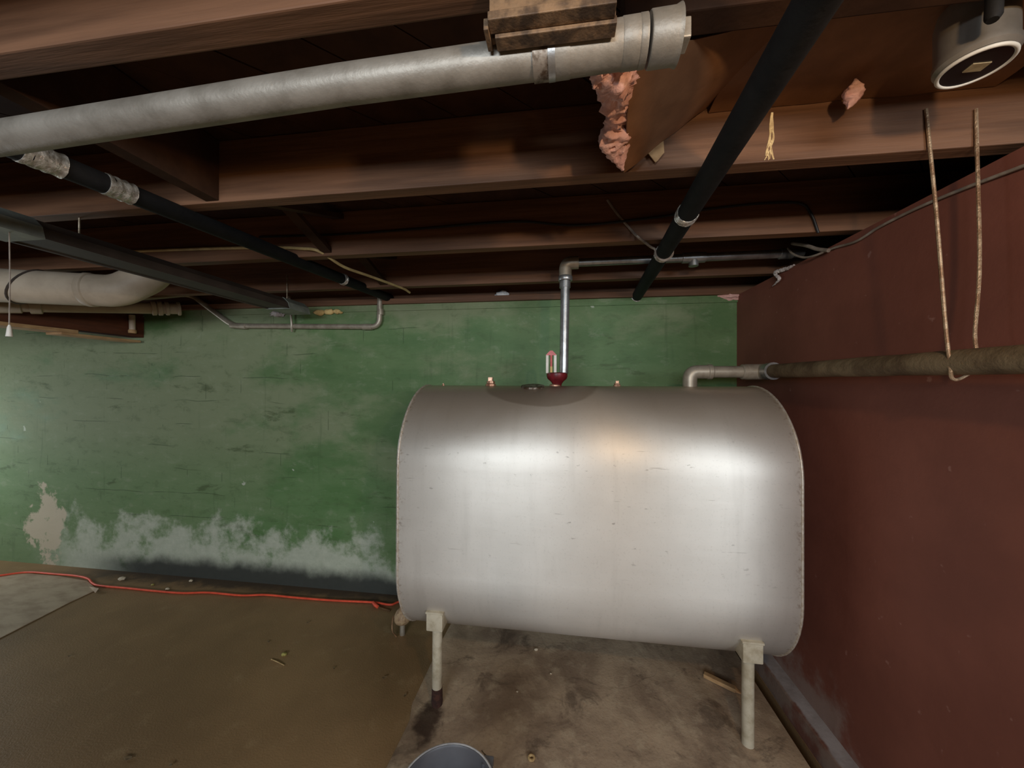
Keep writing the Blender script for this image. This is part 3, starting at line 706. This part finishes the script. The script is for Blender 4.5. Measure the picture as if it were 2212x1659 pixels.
# ------------------------------------------------------------------ fluorescent strip
fxX, fzZ = -1.545, H + 0.438; fy0, fy1 = 0.79, 2.04
fl = emp('fluorescent_fixture', (fxX, fy0, fzZ), 'long dark grey unlit strip fixture hanging below the joists on the left', 'light fixture')
def ext(prof, y0, y1): 
    n_ = len(prof); vs = [(x, y0, z) for x, z in prof] + [(x, y1, z) for x, z in prof]
    return MB().add(vs, [tuple(range(n_)), tuple(range(2 * n_ - 1, n_ - 1, -1))] + [(i, n_ + i, n_ + (i + 1) % n_, (i + 1) % n_) for i in range(n_)])
ext([(fxX + 0.005, fzZ), (fxX - 0.135, fzZ), (fxX - 0.125, fzZ + 0.030), (fxX - 0.095, fzZ + 0.058), (fxX - 0.035, fzZ + 0.058), (fxX - 0.005, fzZ + 0.030)], fy0, fy1).build('housing', M_['steelgrey'], fl)
ext([(fxX + 0.008, fzZ - 0.004), (fxX + 0.003, fzZ + 0.006), (fxX - 0.004, fzZ + 0.006), (fxX - 0.002, fzZ - 0.004)], fy0, fy1).build('edge_lip', M_['steelgrey'], fl)
ext([(fxX - 0.128, fzZ - 0.004), (fxX - 0.126, fzZ + 0.006), (fxX - 0.133, fzZ + 0.006), (fxX - 0.138, fzZ - 0.004)], fy0, fy1).build('edge_lip', M_['steelgrey'], fl)
for ya, yb in ((fy0 - 0.012, fy0 + 0.10), (fy1 - 0.16, fy1 + 0.01)):
    ext([(fxX + 0.009, fzZ - 0.006), (fxX - 0.139, fzZ - 0.006), (fxX - 0.128, fzZ + 0.032), (fxX - 0.096, fzZ + 0.061), (fxX - 0.034, fzZ + 0.061), (fxX - 0.002, fzZ + 0.032)], ya, yb).build('end_cap', M_['lightgrey'], fl)
for y in (fy0 + 0.22, fy1 - 0.10):
    MB().tube([(fxX - 0.06, y, fzZ + 0.05), (fxX - 0.06, y, JB + 0.09)], 0.003, 6).build('hanging_wire', M_['bail'], fl)
c0_ = onY(20, 505, 0.835); c1_ = onY(20, 700, 0.835); c2_ = onY(20, 727, 0.835)
pc = MB().tube([Vector((c0_.x, c0_.y, fzZ - 0.004)), Vector((c1_.x + 0.001, c1_.y, (fzZ + c1_.z) / 2)), c1_], 0.0016, 6).build('pull_cord', M_['greycable'], fl, smooth=True)
MB().lathe([(0.002, 0.034), (0.0045, 0.026), (0.006, 0.010), (0.0072, 0.0)], c2_, n=14).build('pull_bell', M_['white'], pc, smooth=True)

# ------------------------------------------------------------------ ceiling can at the upper right
cc = onY(2106, 147, 0.75); rc = 0.0466
can = emp('ceiling_can', cc, 'round grey metal can with a white-rimmed dark bottom hanging at the upper right', 'canister')
MB().lathe([(rc * 0.98, 0.0), (rc * 1.10, 0.006), (rc * 1.10, 0.016), (rc * 1.06, 0.020), (rc * 1.06, 0.085), (rc * 0.96, 0.105), (rc * 0.55, 0.118)], cc + Vector((0, 0, 0.006)), n=44).build('body', M_['can'], can, smooth=True)
MB().tube([cc + Vector((rc * 0.955 * math.cos(a), rc * 0.955 * math.sin(a), 0.002)) for a in [2 * math.pi * i / 44 for i in range(44)]], 0.0032, 10, close=True).build('rim', M_['white'], can, smooth=True)
MB().lathe([(rc * 0.93, 0.0), (rc * 0.93, 0.004)], cc + Vector((0, 0, 0.001)), n=44).build('lens', M_['darkglass'], can)
MB().box((cc.x - 0.012, cc.y - 0.010, cc.z - 0.0005), (cc.x + 0.016, cc.y + 0.008, cc.z + 0.002)).build('sticker', M_['labeltan'], can)
MB().tube([onY(2144, 44, 0.67), onY(2146, 36, 0.67), onY(2150, -40, 0.67), Vector((onY(2150, -40, 0.67).x, 0.672, JB + JH))], [0.007, 0.010, 0.010, 0.010], 14).build('stem', M_['blackpipe'], can, smooth=True)
MB().box((cc.x - 0.008, cc.y - 0.008, cc.z + 0.12), (cc.x + 0.008, cc.y + 0.008, JB + JH)).build('hanger', M_['steelgrey'], can)

# ------------------------------------------------------------------ bulb lamp above the camera
bl = Vector((0.46, -0.06, JB - 0.075))
lamp = emp('bulb_lamp', bl, 'bare warm bulb in a white ceiling socket', 'lamp')
MB().lathe([(0.050, 0.074), (0.050, 0.068), (0.030, 0.056), (0.022, 0.035), (0.020, 0.026)], bl, n=24).build('socket', M_['white'], lamp, smooth=True)
MB().lathe([(0.012, 0.030), (0.014, 0.022), (0.022, 0.004), (0.024, -0.008), (0.018, -0.022), (0.004, -0.028)], bl, n=24).build('bulb', M_['bulb'], lamp, smooth=True)
ld = bpy.data.lights.new('bulb_light', 'POINT'); ld.energy = 15; ld.color = (1.0, 0.70, 0.40); ld.shadow_soft_size = 0.026
lo = bpy.data.objects.new('bulb_light', ld); COL.objects.link(lo); lo.parent = lamp; lo.location = (0, 0, -0.058)

# ------------------------------------------------------------------ ducts and small pipes at the upper left
dc = emp('white_duct', (-2.3, 1.5, H + 0.4), 'grimy white round duct with an elbow at the upper left', 'duct')
zd = H + 0.462; rd = 0.078
d0 = onZ(0, 622, zd - 0.012); d1 = onZ(203, 632, zd - 0.012); d0.z = d1.z = zd
dd = (d1 - d0).normalized()
MB().tube([d0 - dd * 0.42, d0, d1], rd, 32).build('run', M_['duct'], dc, smooth=True)
MB().tube([d1 - dd * 0.03, d1 - dd * 0.022, d1 - dd * 0.004, d1], [rd * 1.0, rd * 1.05, rd * 1.05, rd], 32).build('seam_band', M_['duct'], dc, smooth=True)
MB().tube(fillet([d1, d1 + dd * 0.10, d1 + dd * 0.16 + Vector((0.06, 0.05, 0.10)), d1 + dd * 0.18 + Vector((0.06, 0.06, 0.22))], 0.07, 7), rd * 0.99, 32).build('elbow', M_['duct'], dc, smooth=True)
sb = d0 + (d1 - d0) * 0.30
side = dd.cross(zz).normalized()
ringp = [sb + dd * (0.05 * math.cos(a) * 1.0) + side * (rd + 0.002) * math.sin(a) + zz * (rd + 0.002) * math.cos(a) for a in [2 * math.pi * i / 28 for i in range(28)]]
MB().tube(ringp, 0.0045, 6, close=True).build('hanger_strap', M_['steelgrey'], dc, smooth=True)

wp = emp('waste_pipe', (-2.7, 1.9, H + 0.42), 'dirty white waste pipe with ribbed couplings behind the round duct', 'pipe')
w0 = onY(0, 661, 1.54); w1 = onY(395, 667, 2.13)
wdv = (w1 - w0)
MB().tube([w0 - wdv * 0.03, w0 + wdv * 0.97], [0.030, 0.036], 24).build('run', M_['duct'], wp, smooth=True)
for s_, ln, r_ in ((-0.02, 0.08, 0.038), (0.13, 0.04, 0.041), (0.79, 0.02, 0.045), (0.83, 0.02, 0.046), (0.88, 0.016, 0.044), (0.96, 0.014, 0.045)):
    c = w0 + wdv * s_
    MB().lathe([(r_ - 0.003, 0), (r_, 0.003), (r_, ln), (r_ - 0.003, ln + 0.003)], c, wdv, 24).build('coupling', M_['duct'], wp, smooth=True)
s1 = onY(285, 690, 2.16); s2_ = onY(286, 720, 2.16)
stub = emp('pipe_stub', s2_, 'short pale pipe stub hanging at the end of the brown girder', 'pipe')
MB().tube([s1 + Vector((0, 0, 0.03)), s2_ + Vector((0, 0, 0.008))], 0.017, 14).build('tube', M_['duct'], stub, smooth=True)
MB().lathe([(0.020, 0), (0.022, 0.006), (0.022, 0.02), (0.019, 0.025)], s2_, n=14).build('end_collar', M_['tan'], stub, smooth=True)

yp = YW - 0.030
def wpnt(px, py, y=yp): return onY(px, py, y)
wl = emp('water_pipe', wpnt(660, 706), 'thin grey-beige pipe bent in a low loop along the top of the green wall', 'pipe')
pl = [wpnt(262, 646, 2.02), wpnt(340, 641, 2.10), wpnt(412, 635), wpnt(503, 704), wpnt(820, 706), wpnt(821, 640)]
MB().tube(fillet(pl, 0.06, 6), 0.0170, 16).build('tube', M_['galvpaint'], wl, smooth=True)
for (pa, pb) in (((500, 703), (532, 705)), ((784, 706), (804, 706)), ((822, 668), (822, 680)), ((395, 636), (412, 636))):
    MB().tube([wpnt(*pa), wpnt(*pb)], 0.0198, 16).build('fitting', M_['galvpaint'], wl, smooth=True)
h0 = wpnt(625, 640, yp - 0.02); h1 = wpnt(630, 700, yp - 0.021); h2 = wpnt(631, 716, yp)
MB().tube(smoothline([h0, h1, h2], 5), 0.007, 8).build('hook', M_['galvpaint'], wl, smooth=True)

# ------------------------------------------------------------------ cables
y3 = FAR[2] - JT - 0.006
yc = smoothline([onY(240, 546, y3), onY(315, 542, y3), onY(460, 537, y3), onY(590, 535, y3), onY(650, 537, y3 - 0.003), onY(690, 543, y3 - 0.004), onZ(742, 576, JB - 0.012), onZ(800, 597, JB - 0.010), onZ(868, 622, JB - 0.008), onZ(885, 632, JB - 0.012)], 6)
MB().tube(yc, 0.0065, 8).build('yellowed_cable', M_['yellowcable'], smooth=True, label='yellowed cable dropping off the third joist toward the green wall', cat='cable')
bwp = [(560, 512), (740, 506), (909, 494), (1111, 479), (1246, 487), (1415, 470), (1522, 453), (1641, 440), (1726, 439), (1752, 462), (1768, 503)]
MB().tube(smoothline([onY(x, y, FAR[2] - JT - 0.005 - (0.004 if x > 1380 else 0)) for x, y in bwp], 6), 0.0042, 8).build('black_wire', M_['blackwire'], smooth=True, label='thin black wire draped along the face of the third joist', cat='wire')
gc = [(1702, 536), (1712, 548), (1735, 556), (1760, 552), (1800, 536), (1850, 521), (1900, 490), (1980, 450), (2080, 408), (2212, 358)]
gpts = [onX(x, y, XR - 0.008) if x > 1765 else onX(x, y, XR - 0.03) for x, y in gc]
gpts.append(gpts[-1] + (gpts[-1] - gpts[-2]) * 0.8)
MB().tube(smoothline(gpts, 6), 0.0042, 8).build('grey_cable', M_['greycable'], smooth=True, label='grey cable tacked along the top edge of the maroon wall', cat='cable')
g2 = [onX(x, y, XR - 0.02) for x, y in ((1790, 541), (1765, 538), (1740, 530), (1712, 526))]
MB().tube(smoothline(g2, 5), 0.007, 8).build('flat_cable_end', M_['greycable'], smooth=True, label='short pale cable end poking out beside the vent pipe at the maroon wall', cat='cable')

# ------------------------------------------------------------------ insulation
ins = emp('fallen_insulation', (0.2, 0.9, H + 0.52), 'sagging kraft-faced insulation batt with pink wool drooping behind the drain pipe', 'insulation')
kA = onY(1346, 372, 0.935); kB = onY(1556, 205, 0.975); kC = onY(1715, 30, 0.74); kD = onY(1362, 120, 0.66)
MB_ = patch(kA, kB, kC, kD, 16, 16, lambda u, v: 0.012 * math.sin(u * 3.1) * math.sin(v * 3.1) + 0.004 * noise.noise(Vector((u * 4, v * 4, 0))), 0.003)
MB_.build('kraft_facing', M_['kraft'], ins, smooth=True, label='brown kraft paper facing')
patch((0.36, 0.975, H + 0.69), (0.975, 0.975, H + 0.69), (0.975, 0.683, H + 0.698), (0.36, 0.683, H + 0.698), 18, 8, lambda u, v: 0.006 * noise.noise(Vector((u * 5, v * 4, 2))), 0.003).build('kraft_facing', M_['kraft'], ins, smooth=True)
wl1 = [onY(1322, 110, 0.65), onY(1330, 165, 0.70), onY(1338, 215, 0.765), onY(1332, 265, 0.815), onY(1330, 312, 0.855), onY(1345, 368, 0.905)]
wool(wl1, [0.038, 0.036, 0.027, 0.024, 0.028, 0.004], 3).build('pink_wool', M_['pink'], ins, smooth=True, angle=80)
wl2 = [onY(1292, 140, 0.66), onY(1300, 172, 0.68), onY(1312, 205, 0.71)]
wool(wl2, [0.017, 0.020, 0.005], 9).build('pink_wool', M_['pink'], ins, smooth=True, angle=80)
t0, t1, t2, t3 = onY(1398, 328, 0.965), onY(1432, 306, 0.972), onY(1434, 332, 0.968), onY(1416, 350, 0.962)
patch(t0, t1, t2, t3, 5, 5, lambda u, v: 0.004 * math.sin(u * 5), 0.002).build('torn_flap', M_['tan'], ins, smooth=True)

q = [onY(1848, 160, 0.90), onY(1845, 190, 0.905), onY(1840, 215, 0.91), onY(1831, 236, 0.915)]
q[0].z = H + 0.680
wool(q, [0.003, 0.014, 0.014, 0.002], 5).build('wool_tuft', M_['pink'], smooth=True, angle=80, label='small pink wool tuft dangling between the black pipe and the can', cat='insulation')
fr = emp('frayed_twine', onY(1668, 345, 0.82), 'frayed straw-coloured twine hanging off the black pipe', 'twine')
for i in range(12):
    x = 1666 + random.uniform(-4, 6); e = random.uniform(-14, 8)
    MB().tube(smoothline([onY(1668 + random.uniform(-2, 2), 243, 0.80), onY(x, 270, 0.805), onY(1664 + random.uniform(-3, 10), 296, 0.80), onY(1664 + e * 0.4 + random.uniform(-4, 6), 322, 0.80), onY(1664 + e, 335 + random.uniform(0, 14), 0.80)], 5), 0.0008, 5).build('strand', M_['straw'], fr)
yl = YW - 0.012
for i, (px, py, rx, rz, mm, nm, lb) in enumerate([
        (1085, 637, 0.040, 0.024, 'whitewool', 'wool_tuft', 'white wool tuft stuck on top of the green wall beside the vent pipe'),
        (1583, 637, 0.062, 0.026, 'pink', 'wool_tuft', 'pale pink wool wedged in the corner of the green and maroon walls'),
        (710, 674, 0.090, 0.020, 'foam', 'foam_bead', 'yellow foam blobs squeezed out of the green wall above the looped pipe'),
        (600, 678, 0.050, 0.018, 'greywool', 'foam_bead', 'pale foam scrap on the green wall at the end of the strip fixture')]):
    c = onY(px, py, yl)
    if mm == 'foam':
        b = MB()
        for dx, rr_, dz in ((-0.065, 0.034, -0.002), (0.0, 0.032, 0.0), (0.06, 0.026, 0.002), (0.085, 0.014, -0.006)):
            b.add(*lump(c + Vector((dx, 0, dz)), (rr_ * 1.15, 0.016, rr_ * 0.62), 0.35, i + dx * 9, 2))
    else:
        b = MB().add(*lump(c, (rx, 0.018, rz), 0.7, i + 2, 3, 1.4))
    b.build(nm, M_[mm], smooth=True, angle=80, label=lb, cat='insulation' if 'wool' in nm else 'foam')
q = [onX(1700, 580, XR - 0.008), onX(1680, 586, XR - 0.016), onX(1674, 592, XR - 0.018), onX(1684, 603, XR - 0.016), onX(1669, 618, XR - 0.014)]
wool(smoothline([onX(1716, 572, XR - 0.004)] + q, 2), [0.004, 0.007, 0.008, 0.005, 0.006, 0.002], 12).build('wool_strand', M_['greywool'], smooth=True, angle=80, label='dusty wool strand drooping from the top of the maroon wall', cat='insulation')

# ------------------------------------------------------------------ things on the floor
cp = [(-60, 1250), (0, 1243), (60, 1236), (120, 1240), (165, 1244), (190, 1250), (199, 1259), (215, 1265), (270, 1270), (340, 1277), (395, 1281), (450, 1280), (520, 1286), (575, 1285), (640, 1291), (720, 1297), (805, 1301), (840, 1306), (856, 1302)]
cpts = [onZ(x, y, 0.0135 if x < 195 else 0.008) for x, y in cp]
cpts += [cpts[-1] + Vector((0.06, 0.10, 0)), cpts[-1] + Vector((-0.02, 0.16, 0)), cpts[-1] + Vector((-0.13, 0.12, 0.0))]
cord = emp('extension_cord', cpts[9], 'orange extension cord lying along the foot of the green wall', 'cord')
MB().tube(smoothline(cpts, 6), 0.0062, 10).build('cable', M_['orange'], cord, smooth=True)
MB().tube([onZ(806, 1301, 0.012), onZ(811, 1307, 0.012), onZ(816, 1311, 0.010)], [0.009, 0.011, 0.009], 12).build('plug', M_['orange'], cord, smooth=True)
MB().tube(smoothline([onZ(815, 1310, 0.008), onZ(828, 1315, 0.007), onZ(843, 1319, 0.006)], 4), 0.004, 8).build('wire_tail', M_['copper'], cord, smooth=True)

fc = onZ(866, 1376, 0); fc = Vector((fc.x, fc.y + 0.02, 0))
flt = emp('oil_filter', fc, 'rusty beige oil filter on a short pipe behind the left end of the tank', 'filter')
MB().lathe([(0.014, 0.0), (0.014, 0.075)], fc, n=16).build('stand_pipe', M_['galvpaint'], flt, smooth=True)
MB().lathe([(0.030, 0.066), (0.040, 0.074), (0.046, 0.088), (0.045, 0.104), (0.034, 0.128), (0.018, 0.142), (0.012, 0.160)], fc, n=24).build('bowl', M_['filter'], flt, smooth=True)
MB().tube(smoothline([fc + Vector((-0.03, 0, 0.11)), fc + Vector((-0.055, 0.0, 0.085)), fc + Vector((-0.05, -0.02, 0.03)), fc + Vector((-0.02, -0.03, 0.004))], 5), 0.0045, 8).build('oil_line', M_['copper'], flt, smooth=True)

mt = [(-120, 1258), (0, 1246), (60, 1240), (130, 1246), (188, 1256), (210, 1274), (150, 1302), (80, 1338), (0, 1379), (-160, 1462)]
mw = [onZ(x, y, 0.002) for x, y in mt]
b = MB().prism(mw, (0, 0, 0.004))
mtr = emp('board_sheet', mw[4], 'grey-brown sheet of board lying flat on the floor at the left', 'sheet')
b.build('sheet', M_['mat'], mtr)
cn = [onZ(193, 1268, 0.007), onZ(213, 1272, 0.03), onZ(206, 1281, 0.007)]
MB().prism(cn, (0, 0, 0.004)).build('curled_corner', M_['mat'], mtr)

sk0 = onZ(1521, 1457, 0.024); sk1 = onZ(1589, 1490, 0.024); skt = onZ(1602, 1499, 0.020)
stake = emp('wooden_stake', (sk0 + sk1) / 2 - Vector((0, 0, 0.01)), 'pale pointed wooden stake lying behind the right front tank leg', 'stake')
sd = (sk1 - sk0).normalized(); snn = sd.cross(zz).normalized()
w_, h_ = 0.011, 0.0085
sq = lambda c, k: [c + snn * w_ * k + zz * h_ * k, c - snn * w_ * k + zz * h_ * k, c - snn * w_ * k - zz * h_ * k, c + snn * w_ * k - zz * h_ * k]
vs = sq(sk0, 1) + sq(sk1, 1)
mk('shaft', vs, [(0, 1, 2, 3), (7, 6, 5, 4)] + [(i, 4 + i, 4 + (i + 1) % 4, (i + 1) % 4) for i in range(4)], M_['tan'], stake)
vs = sq(sk1, 0.75) + sq(skt, 0.12)
mk('point', vs, [(0, 1, 2, 3), (7, 6, 5, 4)] + [(i, 4 + i, 4 + (i + 1) % 4, (i + 1) % 4) for i in range(4)], M_['tan'], stake)

# bucket
bz = 0.30; brt = 0.128
bc = onZ(984, 1606, bz); bc = Vector((bc.x + 0.012, bc.y - brt, 0.0))
bk = emp('bucket', (bc.x, bc.y, 0.0125), 'grey plastic bucket with a wire handle on the pad at the bottom edge', 'bucket')
n = 48; prof = [(0.100, 0.0135), (brt - 0.004, bz - 0.03), (brt - 0.004, bz - 0.006), (brt, bz - 0.004), (brt, bz), (brt - 0.005, bz + 0.001), (brt - 0.008, bz - 0.004), (0.094, 0.022)]
MB().lathe(prof, bc, n=n).build('pail', M_['bucket'], bk, smooth=True, angle=35)
MB().tube([bc + Vector((brt * 1.0 * math.cos(a), brt * math.sin(a), bz - 0.001)) for a in [2 * math.pi * i / n for i in range(n)]], 0.0035, 8, close=True).build('rim', M_['bucketrim'], bk, smooth=True)
hp = []
for i in range(15):
    a = math.radians(62 - i * 11)
    hp.append(bc + Vector(((brt + 0.016) * math.cos(a), (brt + 0.016) * math.sin(a), bz - 0.008 - 0.03 * math.sin(i / 14 * math.pi))))
MB().tube(smoothline(hp, 3), 0.0022, 8).build('handle', M_['bail'], bk, smooth=True)
MB().cbox((bc.x + brt * 0.60, bc.y + brt * 0.66, bz - 0.04), (bc.x + brt * 0.60 + 0.03, bc.y + brt * 0.66 + 0.028, bz - 0.004), 0.003).build('handle_lug', M_['bucket'], bk)

# litter, each piece by itself
def rock(px, py, r, m, nm, lb, seed, z0=0.0, cat='pebble'):
    c = onZ(px, py, z0 + r * 0.4)
    MB().add(*lump(c, (r, r * 0.85, r * 0.6), 0.35, seed, 2)).build(nm, M_[m], smooth=True, angle=70, label=lb, cat=cat)
rock(263, 1250, 0.022, 'stone', 'pebble', 'whitish stone at the foot of the mouldy green wall', 1)
rock(362, 1272, 0.013, 'stone', 'pebble', 'tan pebble just behind the orange cord', 2)
rock(413, 1254, 0.013, 'stone', 'pebble', 'small white crumb against the black mould', 3)
rock(614, 1413, 0.014, 'nut', 'nut_husk', 'greenish nut husk in the middle of the brown floor', 4, 0, 'husk')
rock(1158, 1403, 0.010, 'stone', 'pebble', 'white crumb on the pad below the middle of the tank', 5, 0.012)
rock(330, 1263, 0.010, 'nut', 'leaf_scrap', 'tiny leaf scrap beside the whitish stone', 6, 0, 'leaf')
rock(1190, 1455, 0.005, 'stone', 'paint_fleck', 'tiny white fleck on the pad under the tank', 8, 0.012, 'fleck')
rock(1117, 1458 + 36, 0.005, 'stone', 'paint_fleck', 'tiny white fleck on the pad in front of the tank', 10, 0.012, 'fleck')
c = onZ(1148, 1637, 0.016)
MB().tube([c + Vector((0.0095 * math.cos(a), 0.0095 * math.sin(a), 0)) for a in [2 * math.pi * i / 16 for i in range(16)]], 0.0045, 8, close=True).build('plastic_ring', M_['straw'], smooth=True, label='little pale yellow ring on the pad right of the bucket', cat='ring')
tw = smoothline([onZ(586, 1424, 0.003), onZ(600, 1430, 0.006), onZ(614, 1437, 0.003)], 4)
MB().tube(tw, [0.0022] * len(tw), 6).build('twig', M_['straw'], label='thin straw twig beside the greenish nut husk', cat='twig')
for i, (px, py, s_, lb) in enumerate([
        (276, 1639, 0.018, 'dry curled leaf on the brown floor near the bottom edge'),
        (665, 1346, 0.010, 'small dry leaf bit on the floor in front of the cord'),
        (580, 1387, 0.010, 'small dry leaf bit behind the greenish nut husk'),
        (831, 1465, 0.013, 'upright sliver of dry leaf left of the pad'),
        (722, 1444, 0.010, 'dark leaf crumb right of the straw twig'),
        (150, 1419, 0.011, 'dry leaf bit in front of the board sheet'),
        (875, 1503, 0.011, 'dry leaf bit at the left edge of the concrete pad'),
        (369, 1655, 0.010, 'pale leaf tip at the very bottom edge of the floor')]):
    c = onZ(px, py, 0.003); an = i * 1.3
    vs = []; 
    for zo in (0, 0.0012):
        for (a, l) in ((0, 1), (0.9, 0.55), (2.2, 0.5), (3.14, 1), (4.1, 0.5), (5.4, 0.6)):
            vs.append(c + Vector((math.cos(a + an) * s_ * l, math.sin(a + an) * s_ * l, zo + 0.006 * abs(math.cos(a)) * (1 if i % 2 else 0.6))))
    mk('dry_leaf', vs, [(5, 4, 3, 2, 1, 0), (6, 7, 8, 9, 10, 11)] + [(k, (k + 1) % 6, 6 + (k + 1) % 6, 6 + k) for k in range(6)], M_['leaf'], label=lb, cat='leaf', group='dry leaf bits on the floor')
